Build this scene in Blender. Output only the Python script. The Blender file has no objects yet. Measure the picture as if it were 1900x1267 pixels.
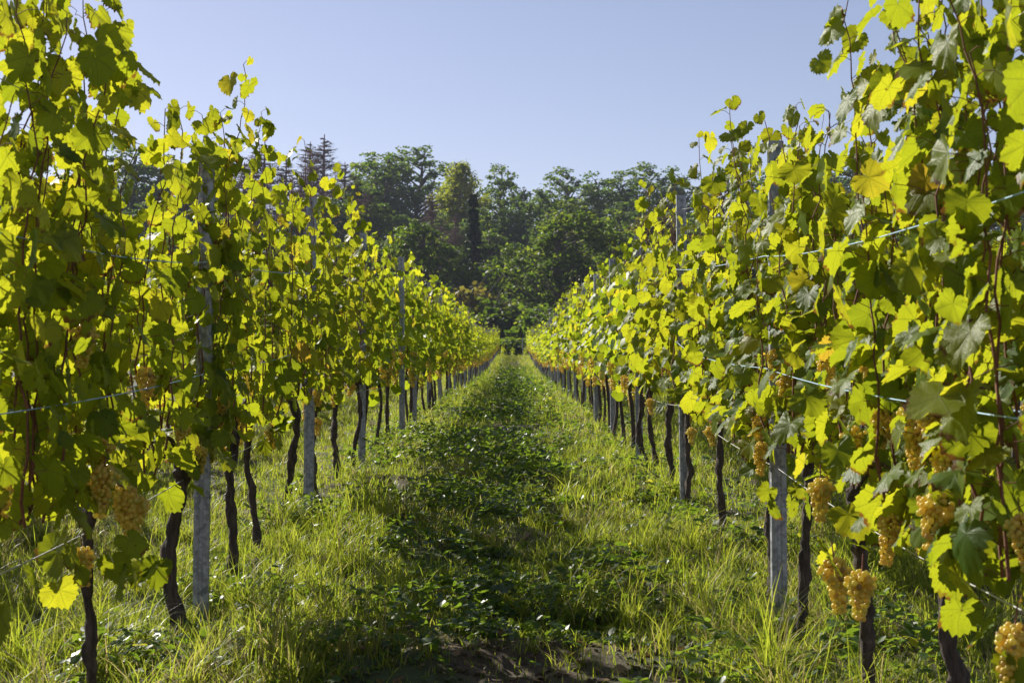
import bpy, math, random
import numpy as np
from mathutils import Vector, noise as mnoise
R = math.radians
sc = bpy.context.scene
C = sc.collection

# ------------------------------------------------------------------ camera, sky, sun, exposure
FPX = 2639.0                      # focal length in pixels of the 1900 px wide photograph
PITCH = R(3.5)
EYE = 1.2
cam_d = bpy.data.cameras.new('camera'); cam = bpy.data.objects.new('camera', cam_d); C.objects.link(cam)
cam_d.sensor_width = 36.0; cam_d.lens = FPX*36/1900
cam_d.clip_start = 0.05; cam_d.clip_end = 3000
cam.location = (0, 0, EYE)
cam.rotation_euler = (R(90)+PITCH, 0, 0.0019)
cam_d.dof.use_dof = True; cam_d.dof.focus_distance = 8.5; cam_d.dof.aperture_fstop = 9.0
sc.camera = cam

SUN_AZ, SUN_EL = R(38), R(33)      # to the left of the view direction, height
w = bpy.data.worlds.new('World'); sc.world = w; w.use_nodes = True
nt = w.node_tree; bg = nt.nodes['Background']
sky = nt.nodes.new('ShaderNodeTexSky'); sky.sky_type = 'NISHITA'; sky.sun_disc = False
sky.sun_elevation = SUN_EL; sky.sun_rotation = -SUN_AZ
sky.air_density = 1.0; sky.dust_density = 0.25; sky.ozone_density = 3.0; sky.altitude = 200
tint = nt.nodes.new('ShaderNodeMix'); tint.data_type = 'RGBA'; tint.blend_type = 'MULTIPLY'; tint.inputs[0].default_value = 1.0
tint.inputs[7].default_value = (1.24, 0.94, 0.87, 1)      # white balance of the photograph's lavender sky
nt.links.new(sky.outputs[0], tint.inputs[6]); nt.links.new(tint.outputs[2], bg.inputs[0]); bg.inputs[1].default_value = 0.078
sd = bpy.data.lights.new('sun', 'SUN'); sun = bpy.data.objects.new('sun', sd); C.objects.link(sun)
sd.energy = 5.0; sd.angle = R(0.5); sd.color = (1.0, 0.94, 0.84)
to_sun = Vector((-math.sin(SUN_AZ)*math.cos(SUN_EL), math.cos(SUN_AZ)*math.cos(SUN_EL), math.sin(SUN_EL)))
sun.rotation_euler = to_sun.to_track_quat('Z', 'Y').to_euler()
sc.view_settings.view_transform = 'Standard'; sc.view_settings.look = 'None'
sc.view_settings.exposure = 0.75; sc.view_settings.gamma = 1.0
sc.cycles.max_bounces = 8; sc.cycles.diffuse_bounces = 4; sc.cycles.transmission_bounces = 4
sc.cycles.use_denoising = True
sc.cycles.sample_clamp_indirect = 6.0

# ------------------------------------------------------------------ helpers
def tag(o, label=None, cat=None, group=None, kind=None):
    if label: o['label'] = label
    if cat: o['category'] = cat
    if group: o['group'] = group
    if kind: o['kind'] = kind
    return o
def link(name, me, parent=None, loc=(0, 0, 0)):
    o = bpy.data.objects.new(name, me); C.objects.link(o)
    if parent is not None: o.parent = parent
    o.location = loc
    return o
def build_mesh(name, V, F, mats, mi=None, rnd=None, uv=None, smooth=True):
    """V (n,3); F list of int arrays, each (m,k) with one face size; mi list of material indices per F block"""
    me = bpy.data.meshes.new(name)
    V = np.asarray(V, dtype=np.float32)
    F = [np.asarray(f, dtype=np.int32) for f in F if len(f)]
    nl = sum(f.size for f in F); nf = sum(len(f) for f in F)
    me.vertices.add(len(V)); me.vertices.foreach_set('co', V.ravel())
    me.loops.add(nl); me.loops.foreach_set('vertex_index', np.concatenate([f.ravel() for f in F]))
    me.polygons.add(nf)
    tot = np.concatenate([np.full(len(f), f.shape[1], dtype=np.int32) for f in F])
    st = np.concatenate([[0], np.cumsum(tot)[:-1]]).astype(np.int32)
    me.polygons.foreach_set('loop_start', st); me.polygons.foreach_set('loop_total', tot)
    if mi is not None:
        me.polygons.foreach_set('material_index', np.concatenate([np.full(len(f), m, dtype=np.int32) for f, m in zip(F, mi)]))
    me.polygons.foreach_set('use_smooth', np.full(nf, smooth, dtype=bool))
    for m in mats: me.materials.append(m)
    if rnd is not None:
        a = me.attributes.new('rnd', 'FLOAT', 'POINT'); a.data.foreach_set('value', np.asarray(rnd, dtype=np.float32))
    if uv is not None:
        a = me.attributes.new('lp', 'FLOAT_VECTOR', 'POINT'); a.data.foreach_set('vector', np.asarray(uv, dtype=np.float32).ravel())
    me.update(calc_edges=True)
    return me
class Geo:
    """collects blocks of geometry with material slots"""
    def __init__(s): s.V = []; s.F = []; s.M = []; s.R = []; s.U = []; s.n = 0
    def add(s, V, F, m=0, rnd=None, uv=None):
        V = np.asarray(V, dtype=np.float32).reshape(-1, 3)
        s.V.append(V); s.F.append(np.asarray(F, dtype=np.int32)+s.n); s.M.append(m)
        s.R.append(np.zeros(len(V)) if rnd is None else np.broadcast_to(rnd, (len(V),)))
        s.U.append(np.zeros((len(V), 3)) if uv is None else uv)
        s.n += len(V)
    def mesh(s, name, mats, smooth=True):
        return build_mesh(name, np.concatenate(s.V), s.F, mats, s.M, np.concatenate(s.R), np.concatenate(s.U), smooth)
def hash2(ix, iy, seed):
    h = (ix.astype(np.int64)*374761393 + iy.astype(np.int64)*668265263 + seed*1442695041) & 0xFFFFFFFF
    h = ((h ^ (h >> 13))*1274126177) & 0xFFFFFFFF
    h = h ^ (h >> 16)
    return (h & 0xFFFF)/65535.0
def vnoise(x, y, seed=0):
    x = np.asarray(x, dtype=float); y = np.asarray(y, dtype=float)
    ix = np.floor(x); iy = np.floor(y); fx = x-ix; fy = y-iy
    fx = fx*fx*(3-2*fx); fy = fy*fy*(3-2*fy)
    ix = ix.astype(np.int64); iy = iy.astype(np.int64)
    a = hash2(ix, iy, seed); b = hash2(ix+1, iy, seed); c = hash2(ix, iy+1, seed); d = hash2(ix+1, iy+1, seed)
    return (a*(1-fx)+b*fx)*(1-fy)+(c*(1-fx)+d*fx)*fy
def fbm(x, y, seed=0, o=3):
    s = 0; a = 0.5
    for k in range(o):
        s = s+a*vnoise(np.asarray(x)*2**k, np.asarray(y)*2**k, seed+k*17); a *= 0.5
    return s/(1-0.5**o)
def tube(pts, rad, sides=8, seed=0, rough=0.0, ridge=0.0):
    """tapered tube along pts; rough = relative radial noise"""
    P = np.asarray(pts, dtype=float); n = len(P); rad = np.broadcast_to(rad, (n,))
    T = np.gradient(P, axis=0); T /= np.linalg.norm(T, axis=1)[:, None]+1e-9
    up = np.array([0, 0, 1.0]) if abs(T[0, 2]) < 0.9 else np.array([1.0, 0, 0])
    rs = np.random.RandomState(seed)
    A = np.cross(T, up); A /= np.linalg.norm(A, axis=1)[:, None]+1e-9
    B = np.cross(T, A)
    th = np.arange(sides)/sides*2*math.pi
    rr = rad[:, None]*(1+rough*(rs.rand(n, sides)-0.5)*2)
    if ridge:      # twisted ridges of old bark
        lat = np.arange(n)[:, None]
        rr = rr*(1+ridge*np.sin(3*th[None]+lat*0.35+seed)+0.7*ridge*np.sin(5*th[None]-lat*0.8+seed*2)+0.6*ridge*np.sin(lat*1.3+2*th[None]))
    V = P[:, None, :]+rr[:, :, None]*(np.cos(th)[None, :, None]*A[:, None, :]+np.sin(th)[None, :, None]*B[:, None, :])
    V = V.reshape(-1, 3)
    i = np.arange(n-1)[:, None]*sides; j = np.arange(sides)[None, :]; j2 = (j+1) % sides
    F = np.stack([i+j, i+j2, i+sides+j2, i+sides+j], axis=-1).reshape(-1, 4)
    return V, F
def rot_frames(nrm, tip):
    """columns x(side) y(tip) z(normal)"""
    nrm = nrm/np.linalg.norm(nrm, axis=1)[:, None]
    tip = tip-nrm*(tip*nrm).sum(1)[:, None]; tip /= np.linalg.norm(tip, axis=1)[:, None]+1e-9
    side = np.cross(tip, nrm)
    return np.stack([side, tip, nrm], axis=2)

# ------------------------------------------------------------------ ground profile (rows run along +Y up a gentle slope)
PROF = [(-60, 0.9), (0, 1.2), (3, 1.26), (6, 1.21), (9, 1.08), (12.5, 1.09), (16, 1.11), (20, 1.14), (27, 1.17), (39, 1.29),
        (56, 1.46), (75, 1.45), (95, 1.28), (113, 1.12)]
_y = []; _z = []
for d, dr in PROF:
    _y.append(d*math.cos(PITCH)+dr*math.sin(PITCH)); _z.append(EYE+d*math.sin(PITCH)-dr*math.cos(PITCH))
for y, z in [(120, 6.9), (130, 6.4), (150, 6.0), (175, 9), (250, 26), (350, 45), (450, 58), (560, 62), (700, 62)]:
    _y.append(y); _z.append(z)
_y = np.array(_y); _z = np.array(_z)
def base_z(y):
    # smoothed profile
    y = np.asarray(y, dtype=float)
    s = np.clip(0.05*np.abs(y)+0.6, 0.6, 10)
    return (np.interp(y-s, _y, _z)+2*np.interp(y, _y, _z)+np.interp(y+s, _y, _z))/4
def gz(x, y):
    x = np.asarray(x, dtype=float); y = np.asarray(y, dtype=float)
    b = base_z(y)
    near = np.clip((175-np.abs(y))/45.0, 0, 1)
    bump = (fbm(x*0.9, y*0.9, 3)-0.5)*0.13+(fbm(x*3, y*3, 9)-0.5)*0.10
    far = (1-near)*(fbm(x*0.012, y*0.012, 5)-0.5)*14
    return b+bump*near+far
def row_y(d): return float(d*math.cos(PITCH)+1.15*math.sin(PITCH))
def px_to(xrow, X, Y, dx=0.0):
    """a photograph pixel on the vertical plane x = xrow+dx -> world point"""
    off = (X-955)/FPX
    d = (xrow+dx)/off; up = -(Y-633)/FPX*d
    return (xrow+dx, d*math.cos(PITCH)-up*math.sin(PITCH), EYE+d*math.sin(PITCH)+up*math.cos(PITCH))

LX, RX, SP = -1.38, 1.13, 3.3
L2, R2 = LX-2.5, RX+2.5

# ------------------------------------------------------------------ materials
def new_mat(name):
    m = bpy.data.materials.new(name); m.use_nodes = True
    t = m.node_tree; t.nodes.clear()
    out = t.nodes.new('ShaderNodeOutputMaterial')
    return m, t, out
def N(t, kind, **kw):
    n = t.nodes.new(kind)
    for k, v in kw.items(): setattr(n, k, v)
    return n
def math_n(t, op, a, b=None, c=None, clamp=False):
    n = N(t, 'ShaderNodeMath', operation=op); n.use_clamp = clamp
    for i, v in enumerate((a, b, c)):
        if v is None: continue
        if isinstance(v, (int, float)): n.inputs[i].default_value = v
        else: t.links.new(v, n.inputs[i])
    return n.outputs[0]
def ramp(t, fac, stops):
    r = N(t, 'ShaderNodeValToRGB'); e = r.color_ramp.elements
    while len(e) < len(stops): e.new(0.5)
    for el, (p, c) in zip(e, stops): el.position = p; el.color = (*c, 1)
    t.links.new(fac, r.inputs[0]); return r.outputs[0]
def mixc(t, f, a, b, mode='MIX'):
    n = N(t, 'ShaderNodeMix', data_type='RGBA', blend_type=mode)
    for i, v in ((0, f), (6, a), (7, b)):
        if isinstance(v, (int, float)): n.inputs[i].default_value = v
        elif isinstance(v, tuple): n.inputs[i].default_value = (*v, 1)
        else: t.links.new(v, n.inputs[i])
    return n.outputs[2]
def noise_n(t, scale, detail=3, vec=None, rough=0.55):
    n = N(t, 'ShaderNodeTexNoise'); n.inputs['Scale'].default_value = scale; n.inputs['Detail'].default_value = detail
    n.inputs['Roughness'].default_value = rough
    if vec is not None: t.links.new(vec, n.inputs['Vector'])
    return n.outputs['Fac']
def leafy(name, refl, trans, tfac, rough=0.42, spec=0.5, veins=False, bump=False):
    """two-sided leaf: glossy diffuse reflection mixed with light passing through"""
    m, t, out = new_mat(name)
    at = N(t, 'ShaderNodeAttribute', attribute_name='rnd')
    cr = ramp(t, at.outputs['Fac'], refl); ct = ramp(t, at.outputs['Fac'], trans)
    p = N(t, 'ShaderNodeBsdfPrincipled'); p.inputs['Roughness'].default_value = rough
    p.inputs['Specular IOR Level'].default_value = spec
    tr = N(t, 'ShaderNodeBsdfTranslucent')
    if veins:
        lp = N(t, 'ShaderNodeAttribute', attribute_name='lp')
        sx = N(t, 'ShaderNodeSeparateXYZ'); t.links.new(lp.outputs['Vector'], sx.inputs[0])
        x, y = sx.outputs[0], sx.outputs[1]
        ang = math_n(t, 'ARCTAN2', x, y)
        per = R(50)
        aa = math_n(t, 'ABSOLUTE', ang)
        md = math_n(t, 'PINGPONG', aa, per/2)
        rr = math_n(t, 'SQRT', math_n(t, 'ADD', math_n(t, 'MULTIPLY', x, x), math_n(t, 'MULTIPLY', y, y)))
        dist = math_n(t, 'MULTIPLY', rr, math_n(t, 'SINE', md))
        v1 = math_n(t, 'SUBTRACT', 1.0, math_n(t, 'MULTIPLY', dist, 40.0), clamp=True)
        # side veins: oblique stripes between the main ones
        st = math_n(t, 'PINGPONG', math_n(t, 'SUBTRACT', rr, math_n(t, 'MULTIPLY', dist, 0.8)), 0.06)
        v2 = math_n(t, 'MULTIPLY', math_n(t, 'SUBTRACT', 1.0, math_n(t, 'MULTIPLY', st, 60.0), clamp=True), 0.45)
        vv = math_n(t, 'MAXIMUM', v1, v2)
        cr = mixc(t, math_n(t, 'MULTIPLY', vv, 0.45), cr, (0.16, 0.2, 0.05))
        nz = noise_n(t, 7.0, 3, lp.outputs['Vector'])
        ct = mixc(t, math_n(t, 'MULTIPLY', vv, 0.75), ct, (0.16, 0.17, 0.015))
        ct = mixc(t, math_n(t, 'MULTIPLY', nz, 0.55), ct, (0.20, 0.27, 0.01))
        # brown scorched spots on a few leaves
        geo = N(t, 'ShaderNodeNewGeometry')
        sp = noise_n(t, 38.0, 2, geo.outputs['Position'])
        spm = math_n(t, 'MULTIPLY', math_n(t, 'SUBTRACT', sp, 0.69, clamp=True), 12.0, clamp=True)
        ct = mixc(t, spm, ct, (0.10, 0.045, 0.01)); cr = mixc(t, spm, cr, (0.10, 0.05, 0.02))
        # dry brown margins on some leaves
        pn = noise_n(t, 11.0, 3, geo.outputs['Position'])
        rim = math_n(t, 'MULTIPLY', math_n(t, 'SUBTRACT', math_n(t, 'ADD', rr, math_n(t, 'MULTIPLY', nz, 0.35)), 0.93, clamp=True), 14.0, clamp=True)
        rim = math_n(t, 'MULTIPLY', rim, math_n(t, 'MULTIPLY', math_n(t, 'SUBTRACT', pn, 0.53, clamp=True), 12.0, clamp=True))
        ct = mixc(t, rim, ct, (0.20, 0.09, 0.015)); cr = mixc(t, rim, cr, (0.15, 0.08, 0.03))
        bp = N(t, 'ShaderNodeBump'); bp.inputs['Strength'].default_value = 0.22; bp.inputs['Distance'].default_value = 0.004
        t.links.new(math_n(t, 'ADD', math_n(t, 'MULTIPLY', vv, -0.8), noise_n(t, 9.0, 2, lp.outputs['Vector'])), bp.inputs['Height'])
        t.links.new(bp.outputs[0], p.inputs['Normal'])
    t.links.new(cr, p.inputs['Base Color']); t.links.new(ct, tr.inputs['Color'])
    mx = N(t, 'ShaderNodeMixShader'); mx.inputs[0].default_value = tfac
    t.links.new(p.outputs[0], mx.inputs[1]); t.links.new(tr.outputs[0], mx.inputs[2]); t.links.new(mx.outputs[0], out.inputs[0])
    return m
M = {}
M['leaf'] = leafy('vine_leaf', [(0, (0.04, 0.10, 0.016)), (0.5, (0.12, 0.18, 0.018)), (0.9, (0.19, 0.22, 0.02)), (1, (0.18, 0.14, 0.03))],
                  [(0, (0.33, 0.40, 0.012)), (0.5, (0.55, 0.57, 0.018)), (0.85, (0.74, 0.68, 0.025)), (1, (0.75, 0.45, 0.04))], 0.57, 0.45, 0.13, veins=True)
M['leaf_far'] = leafy('vine_leaf_far', [(0, (0.04, 0.10, 0.016)), (0.5, (0.08, 0.145, 0.018)), (0.9, (0.15, 0.19, 0.02)), (1, (0.18, 0.14, 0.03))],
                  [(0, (0.25, 0.35, 0.012)), (0.5, (0.46, 0.53, 0.018)), (0.85, (0.66, 0.64, 0.025)), (1, (0.75, 0.45, 0.04))], 0.57, 0.45, 0.16)
M['grass'] = leafy('grass_blades', [(0, (0.05, 0.085, 0.015)), (0.6, (0.10, 0.135, 0.025)), (0.88, (0.15, 0.17, 0.04)), (0.92, (0.30, 0.25, 0.11)), (1, (0.36, 0.29, 0.14))],
                   [(0, (0.24, 0.36, 0.02)), (0.6, (0.48, 0.55, 0.04)), (0.88, (0.64, 0.64, 0.08)), (0.92, (0.5, 0.42, 0.16)), (1, (0.5, 0.4, 0.18))], 0.52, 0.42, 0.2)
M['cover'] = leafy('ground_cover_leaf', [(0, (0.035, 0.07, 0.018)), (0.6, (0.06, 0.11, 0.022)), (1, (0.10, 0.16, 0.03))],
                   [(0, (0.16, 0.29, 0.02)), (0.7, (0.32, 0.43, 0.03)), (1, (0.65, 0.62, 0.05))], 0.46, 0.42, 0.3)
M['litter'] = leafy('dry_leaf', [(0, (0.14, 0.07, 0.035)), (0.5, (0.24, 0.14, 0.07)), (1, (0.34, 0.24, 0.13))],
                    [(0, (0.12, 0.06, 0.02)), (1, (0.35, 0.22, 0.08))], 0.25, 0.6, 0.3)
def tree_leaf(name, c0, c1, c2, tf=0.38):
    k = 3.2
    f = lambda c: tuple(min(0.8, v*k) for v in (c[0]*1.22, c[1]*1.2, c[2]*0.5))
    return leafy(name, [(0, c0), (0.6, c1), (1, c2)], [(0, f(c0)), (0.6, f(c1)), (1, f(c2))], tf, 0.55, 0.15)
M['oak'] = tree_leaf('oak_leaves', (0.022, 0.042, 0.006), (0.05, 0.08, 0.010), (0.13, 0.15, 0.018), 0.42)  # lightest tone raised: sunlit yellow-green highlights put into the leaf colour
M['airy'] = tree_leaf('airy_leaves', (0.028, 0.055, 0.012), (0.05, 0.082, 0.017), (0.10, 0.12, 0.023), 0.42)
M['birch'] = tree_leaf('birch_leaves', (0.08, 0.11, 0.015), (0.13, 0.15, 0.02), (0.19, 0.19, 0.03), 0.42)
M['autumn'] = tree_leaf('turning_leaves', (0.05, 0.055, 0.018), (0.085, 0.08, 0.022), (0.13, 0.10, 0.03))
M['needle'] = tree_leaf('spruce_needles', (0.012, 0.026, 0.013), (0.018, 0.034, 0.015), (0.03, 0.045, 0.02), 0.15)
def bark(name, c0, c1, scale=60, zs=0.25, bump=0.9, dist=0.01):
    m, t, out = new_mat(name)
    tc = N(t, 'ShaderNodeTexCoord'); mp = N(t, 'ShaderNodeMapping'); mp.inputs['Scale'].default_value = (1, 1, zs)
    t.links.new(tc.outputs['Object'], mp.inputs[0])
    n = noise_n(t, scale, 5, mp.outputs[0], 0.65)
    p = N(t, 'ShaderNodeBsdfPrincipled'); p.inputs['Roughness'].default_value = 0.85
    t.links.new(ramp(t, n, [(0.3, c0), (0.7, c1)]), p.inputs['Base Color'])
    b = N(t, 'ShaderNodeBump'); b.inputs['Strength'].default_value = bump; b.inputs['Distance'].default_value = dist
    t.links.new(n, b.inputs['Height']); t.links.new(b.outputs[0], p.inputs['Normal'])
    t.links.new(p.outputs[0], out.inputs[0]); return m
M['bark'] = bark('vine_bark', (0.02, 0.014, 0.011), (0.15, 0.11, 0.085), 60, 0.18, 1.0, 0.03)
M['cane'] = bark('vine_cane', (0.10, 0.03, 0.02), (0.26, 0.11, 0.06), 90, 0.3, 0.3, 0.002)
M['tree_bark'] = bark('tree_bark', (0.05, 0.04, 0.035), (0.14, 0.12, 0.10), 3, 0.3, 0.5, 0.05)
M['dead'] = bark('dead_wood', (0.11, 0.06, 0.05), (0.20, 0.12, 0.10), 4, 0.3, 0.3, 0.03)
# galvanised steel
m, t, out = new_mat('galvanised_steel'); M['steel'] = m
tc = N(t, 'ShaderNodeTexCoord')
vo = N(t, 'ShaderNodeTexVoronoi'); vo.inputs['Scale'].default_value = 55; t.links.new(tc.outputs['Object'], vo.inputs[0])
n1 = noise_n(t, 9, 5, tc.outputs['Object'])
sep = N(t, 'ShaderNodeSeparateXYZ'); t.links.new(vo.outputs['Color'], sep.inputs[0])
f = math_n(t, 'ADD', math_n(t, 'MULTIPLY', sep.outputs[0], 0.55), math_n(t, 'MULTIPLY', n1, 0.5))
p = N(t, 'ShaderNodeBsdfPrincipled'); p.inputs['Metallic'].default_value = 0.35
t.links.new(ramp(t, f, [(0.2, (0.15, 0.165, 0.19)), (0.8, (0.42, 0.44, 0.48))]), p.inputs['Base Color'])
t.links.new(ramp(t, f, [(0.2, (0.42,)*3), (0.8, (0.62,)*3)]), p.inputs['Roughness'])
t.links.new(p.outputs[0], out.inputs[0])
def plain(name, col, rough=0.5, metal=0.0):
    m, t, out = new_mat(name); p = N(t, 'ShaderNodeBsdfPrincipled')
    n = noise_n(t, 40, 3)
    c2 = tuple(v*0.7 for v in col)
    t.links.new(ramp(t, n, [(0.3, c2), (0.7, col)]), p.inputs['Base Color'])
    p.inputs['Roughness'].default_value = rough; p.inputs['Metallic'].default_value = metal
    t.links.new(p.outputs[0], out.inputs[0]); return m
M['wire'] = plain('pale_blue_wire', (0.38, 0.60, 0.80), 0.45)
M['steelwire'] = plain('steel_wire', (0.5, 0.5, 0.5), 0.35, 0.6)
# grapes
m, t, out = new_mat('golden_grape'); M['grape'] = m
at = N(t, 'ShaderNodeAttribute', attribute_name='rnd')
gn = noise_n(t, 160, 2, N(t, 'ShaderNodeTexCoord').outputs['Object'])
cg = ramp(t, at.outputs['Fac'], [(0, (0.62, 0.60, 0.10)), (0.45, (0.82, 0.62, 0.08)), (0.8, (0.78, 0.50, 0.06)), (0.95, (0.55, 0.28, 0.05)), (1, (0.25, 0.10, 0.04))])
p = N(t, 'ShaderNodeBsdfPrincipled'); p.inputs['Roughness'].default_value = 0.26
t.links.new(mixc(t, math_n(t, 'MULTIPLY', gn, 0.35), cg, (0.78, 0.70, 0.36)), p.inputs['Base Color'])
tr = N(t, 'ShaderNodeBsdfTranslucent'); t.links.new(mixc(t, 0.6, cg, (1.0, 0.90, 0.34)), tr.inputs['Color'])
mx = N(t, 'ShaderNodeMixShader'); mx.inputs[0].default_value = 0.5
t.links.new(p.outputs[0], mx.inputs[1]); t.links.new(tr.outputs[0], mx.inputs[2]); t.links.new(mx.outputs[0], out.inputs[0])
# ground
m, t, out = new_mat('soil_and_thatch'); M['ground'] = m
geo = N(t, 'ShaderNodeNewGeometry')
na = noise_n(t, 1.3, 5, geo.outputs['Position']); nb = noise_n(t, 55, 6, geo.outputs['Position'], 0.7)
soil = ramp(t, nb, [(0.3, (0.045, 0.028, 0.018)), (0.6, (0.11, 0.07, 0.045)), (0.8, (0.20, 0.15, 0.10))])
moss = ramp(t, nb, [(0.3, (0.03, 0.05, 0.012)), (0.7, (0.08, 0.10, 0.03))])
p = N(t, 'ShaderNodeBsdfPrincipled'); p.inputs['Roughness'].default_value = 0.95
t.links.new(mixc(t, ramp(t, na, [(0.4, (0, 0, 0)), (0.6, (1, 1, 1))]), soil, moss), p.inputs['Base Color'])
b = N(t, 'ShaderNodeBump'); b.inputs['Strength'].default_value = 1.0; b.inputs['Distance'].default_value = 0.012
t.links.new(nb, b.inputs['Height']); t.links.new(b.outputs[0], p.inputs['Normal']); t.links.new(p.outputs[0], out.inputs[0])

# ------------------------------------------------------------------ ground sheet
gx = np.concatenate([-np.geomspace(8, 460, 26)[::-1], np.arange(-7.9, 7.95, 0.1), np.geomspace(8, 460, 26)])
gy = np.concatenate([np.arange(-60, 3, 3.0), np.arange(3, 16, 0.1), np.arange(16, 40, 0.3), np.arange(40, 130, 1.0), np.arange(130, 690, 8.0)])
X, Y = np.meshgrid(gx, gy)
Z = gz(X, Y)
V = np.stack([X, Y, Z], -1).reshape(-1, 3)
nx, ny = len(gx), len(gy)
i = (np.arange(ny-1)[:, None]*nx+np.arange(nx-1)[None, :]).ravel()
F = np.stack([i, i+1, i+nx+1, i+nx], -1)
tag(link('ground', build_mesh('ground', V, [F], [M['ground']])), kind='structure')

# ------------------------------------------------------------------ leaf templates
def leaf_template(n_out, ring):
    kp = [0, 24, 50, 78, 106, 140, 166, 180]; kr = [1.0, 0.87, 0.93, 0.80, 0.80, 0.64, 0.44, 0.14]
    a = (np.arange(n_out)+0.5)/n_out*360-180
    r = np.interp(np.abs(a), kp, kr)
    if n_out >= 20: r = r*np.where(np.arange(n_out) % 2 == 0, 1.045, 0.945)
    V = [(0, 0, 0)]; F = []
    if ring:
        m = n_out//2
        am = (np.arange(m)+0.5)/m*360-180; rm = np.interp(np.abs(am), kp, kr)*0.55
        for q in range(m): V.append((rm[q]*math.sin(R(am[q])), rm[q]*math.cos(R(am[q])), 0))
        for q in range(n_out): V.append((r[q]*math.sin(R(a[q])), r[q]*math.cos(R(a[q])), 0))
        for q in range(m-1): F.append((0, 1+q, 2+q))
        for q in range(m):
            o = 1+m+2*q
            F.append((1+q, o, o+1))
            if q < m-1: F.append((1+q, o+1, o+2)); F.append((1+q, o+2, 2+q))
    else:
        for q in range(n_out): V.append((r[q]*math.sin(R(a[q])), r[q]*math.cos(R(a[q])), 0))
        for q in range(n_out-1): F.append((0, 1+q, 2+q))
    return np.array(V, dtype=float), np.array(F)
T_HD = leaf_template(44, True); T_MD = leaf_template(14, False)
T_LD = (np.array([(0, -0.1, 0), (-0.62, 0.0, 0.0), (-0.5, 0.65, 0.0), (0, 1.0, 0), (0.5, 0.65, 0), (0.62, 0, 0)], float), np.array([(0, 1, 2), (0, 2, 3), (0, 3, 4), (0, 4, 5)]))
def bake_leaves(T, pos, frames, size, rs, rnd, curl=1.0):
    Vt, Ft = T; m = len(pos); nv = len(Vt)
    x = Vt[:, 0]; y = Vt[:, 1]; r2 = x*x+y*y; al = np.arctan2(x, y)
    k1 = (rs.rand(m, 1)*0.5-0.05)*curl; k2 = (rs.rand(m, 1)*0.7-0.15)*curl; k3 = (rs.rand(m, 1)-0.5)*0.30*curl; ph = rs.rand(m, 1)*6.28
    z = -k1*r2[None]*0.6+k2*np.abs(x)[None]*0.55-k1*(y[None]*np.abs(y[None]))*0.35+k3*np.sin(3*al[None]+ph)*np.sqrt(r2)[None]*0.5
    L = np.empty((m, nv, 3)); sq = 0.88+rs.rand(m, 1)*0.24
    jit = 1+0.025*rs.randn(m, nv).clip(-1.8, 1.8)+0.07*np.sin(2*al[None]+rs.rand(m, 1)*6.28)+0.05*np.sin(4*al[None]+rs.rand(m, 1)*6.28)
    L[..., 0] = x[None]*jit*sq*(1-0.12*np.abs(k2)); L[..., 1] = y[None]*jit; L[..., 2] = z+0.045*rs.randn(m, nv)*(r2[None] > 0.05)
    L *= size[:, None, None]
    Vw = np.einsum('mij,mnj->mni', frames, L)+pos[:, None, :]
    F = (Ft[None]+(np.arange(m)*nv)[:, None, None]).reshape(-1, 3)
    uv = np.broadcast_to(Vt[None], (m, nv, 3)).reshape(-1, 3)
    return Vw.reshape(-1, 3), F, np.repeat(rnd, nv), uv

# ------------------------------------------------------------------ vine pieces
def shoots(rs, n, half, talls=(), top=1.92, base=0.74):
    """polylines of upright shoots tied to the wires"""
    out = []
    spec = [(-half+2*half*(q+0.5)/n+rs.uniform(-0.06, 0.06), top+0.06-0.5*((q+0.5)/n*2-1)**2*rs.uniform(0.5, 1.1)+rs.uniform(-0.13, 0.13)+(rs.uniform(0.1, 0.32) if rs.rand() < 0.10 else 0), False) for q in range(n)]
    spec += [(y, h, True) for y, h in talls]
    for y, h, tall in spec:
        k = int((h-base)/(0.062 if tall else 0.07))+1
        z = np.linspace(base, h, k)
        drift = np.cumsum(rs.randn(k)*0.011); drift2 = np.cumsum(rs.randn(k)*0.014)
        x0 = rs.uniform(-0.07, 0.07)
        lim = np.clip((z-1.75)/0.5, 0, 1)
        x = np.clip(x0+drift, -0.13, 0.13)+lim*rs.uniform(-0.10, 0.10)
        yy = y+drift2+lim*rs.uniform(-0.10, 0.10)
        out.append((np.stack([x, yy, z], 1), tall))
    return out
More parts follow.
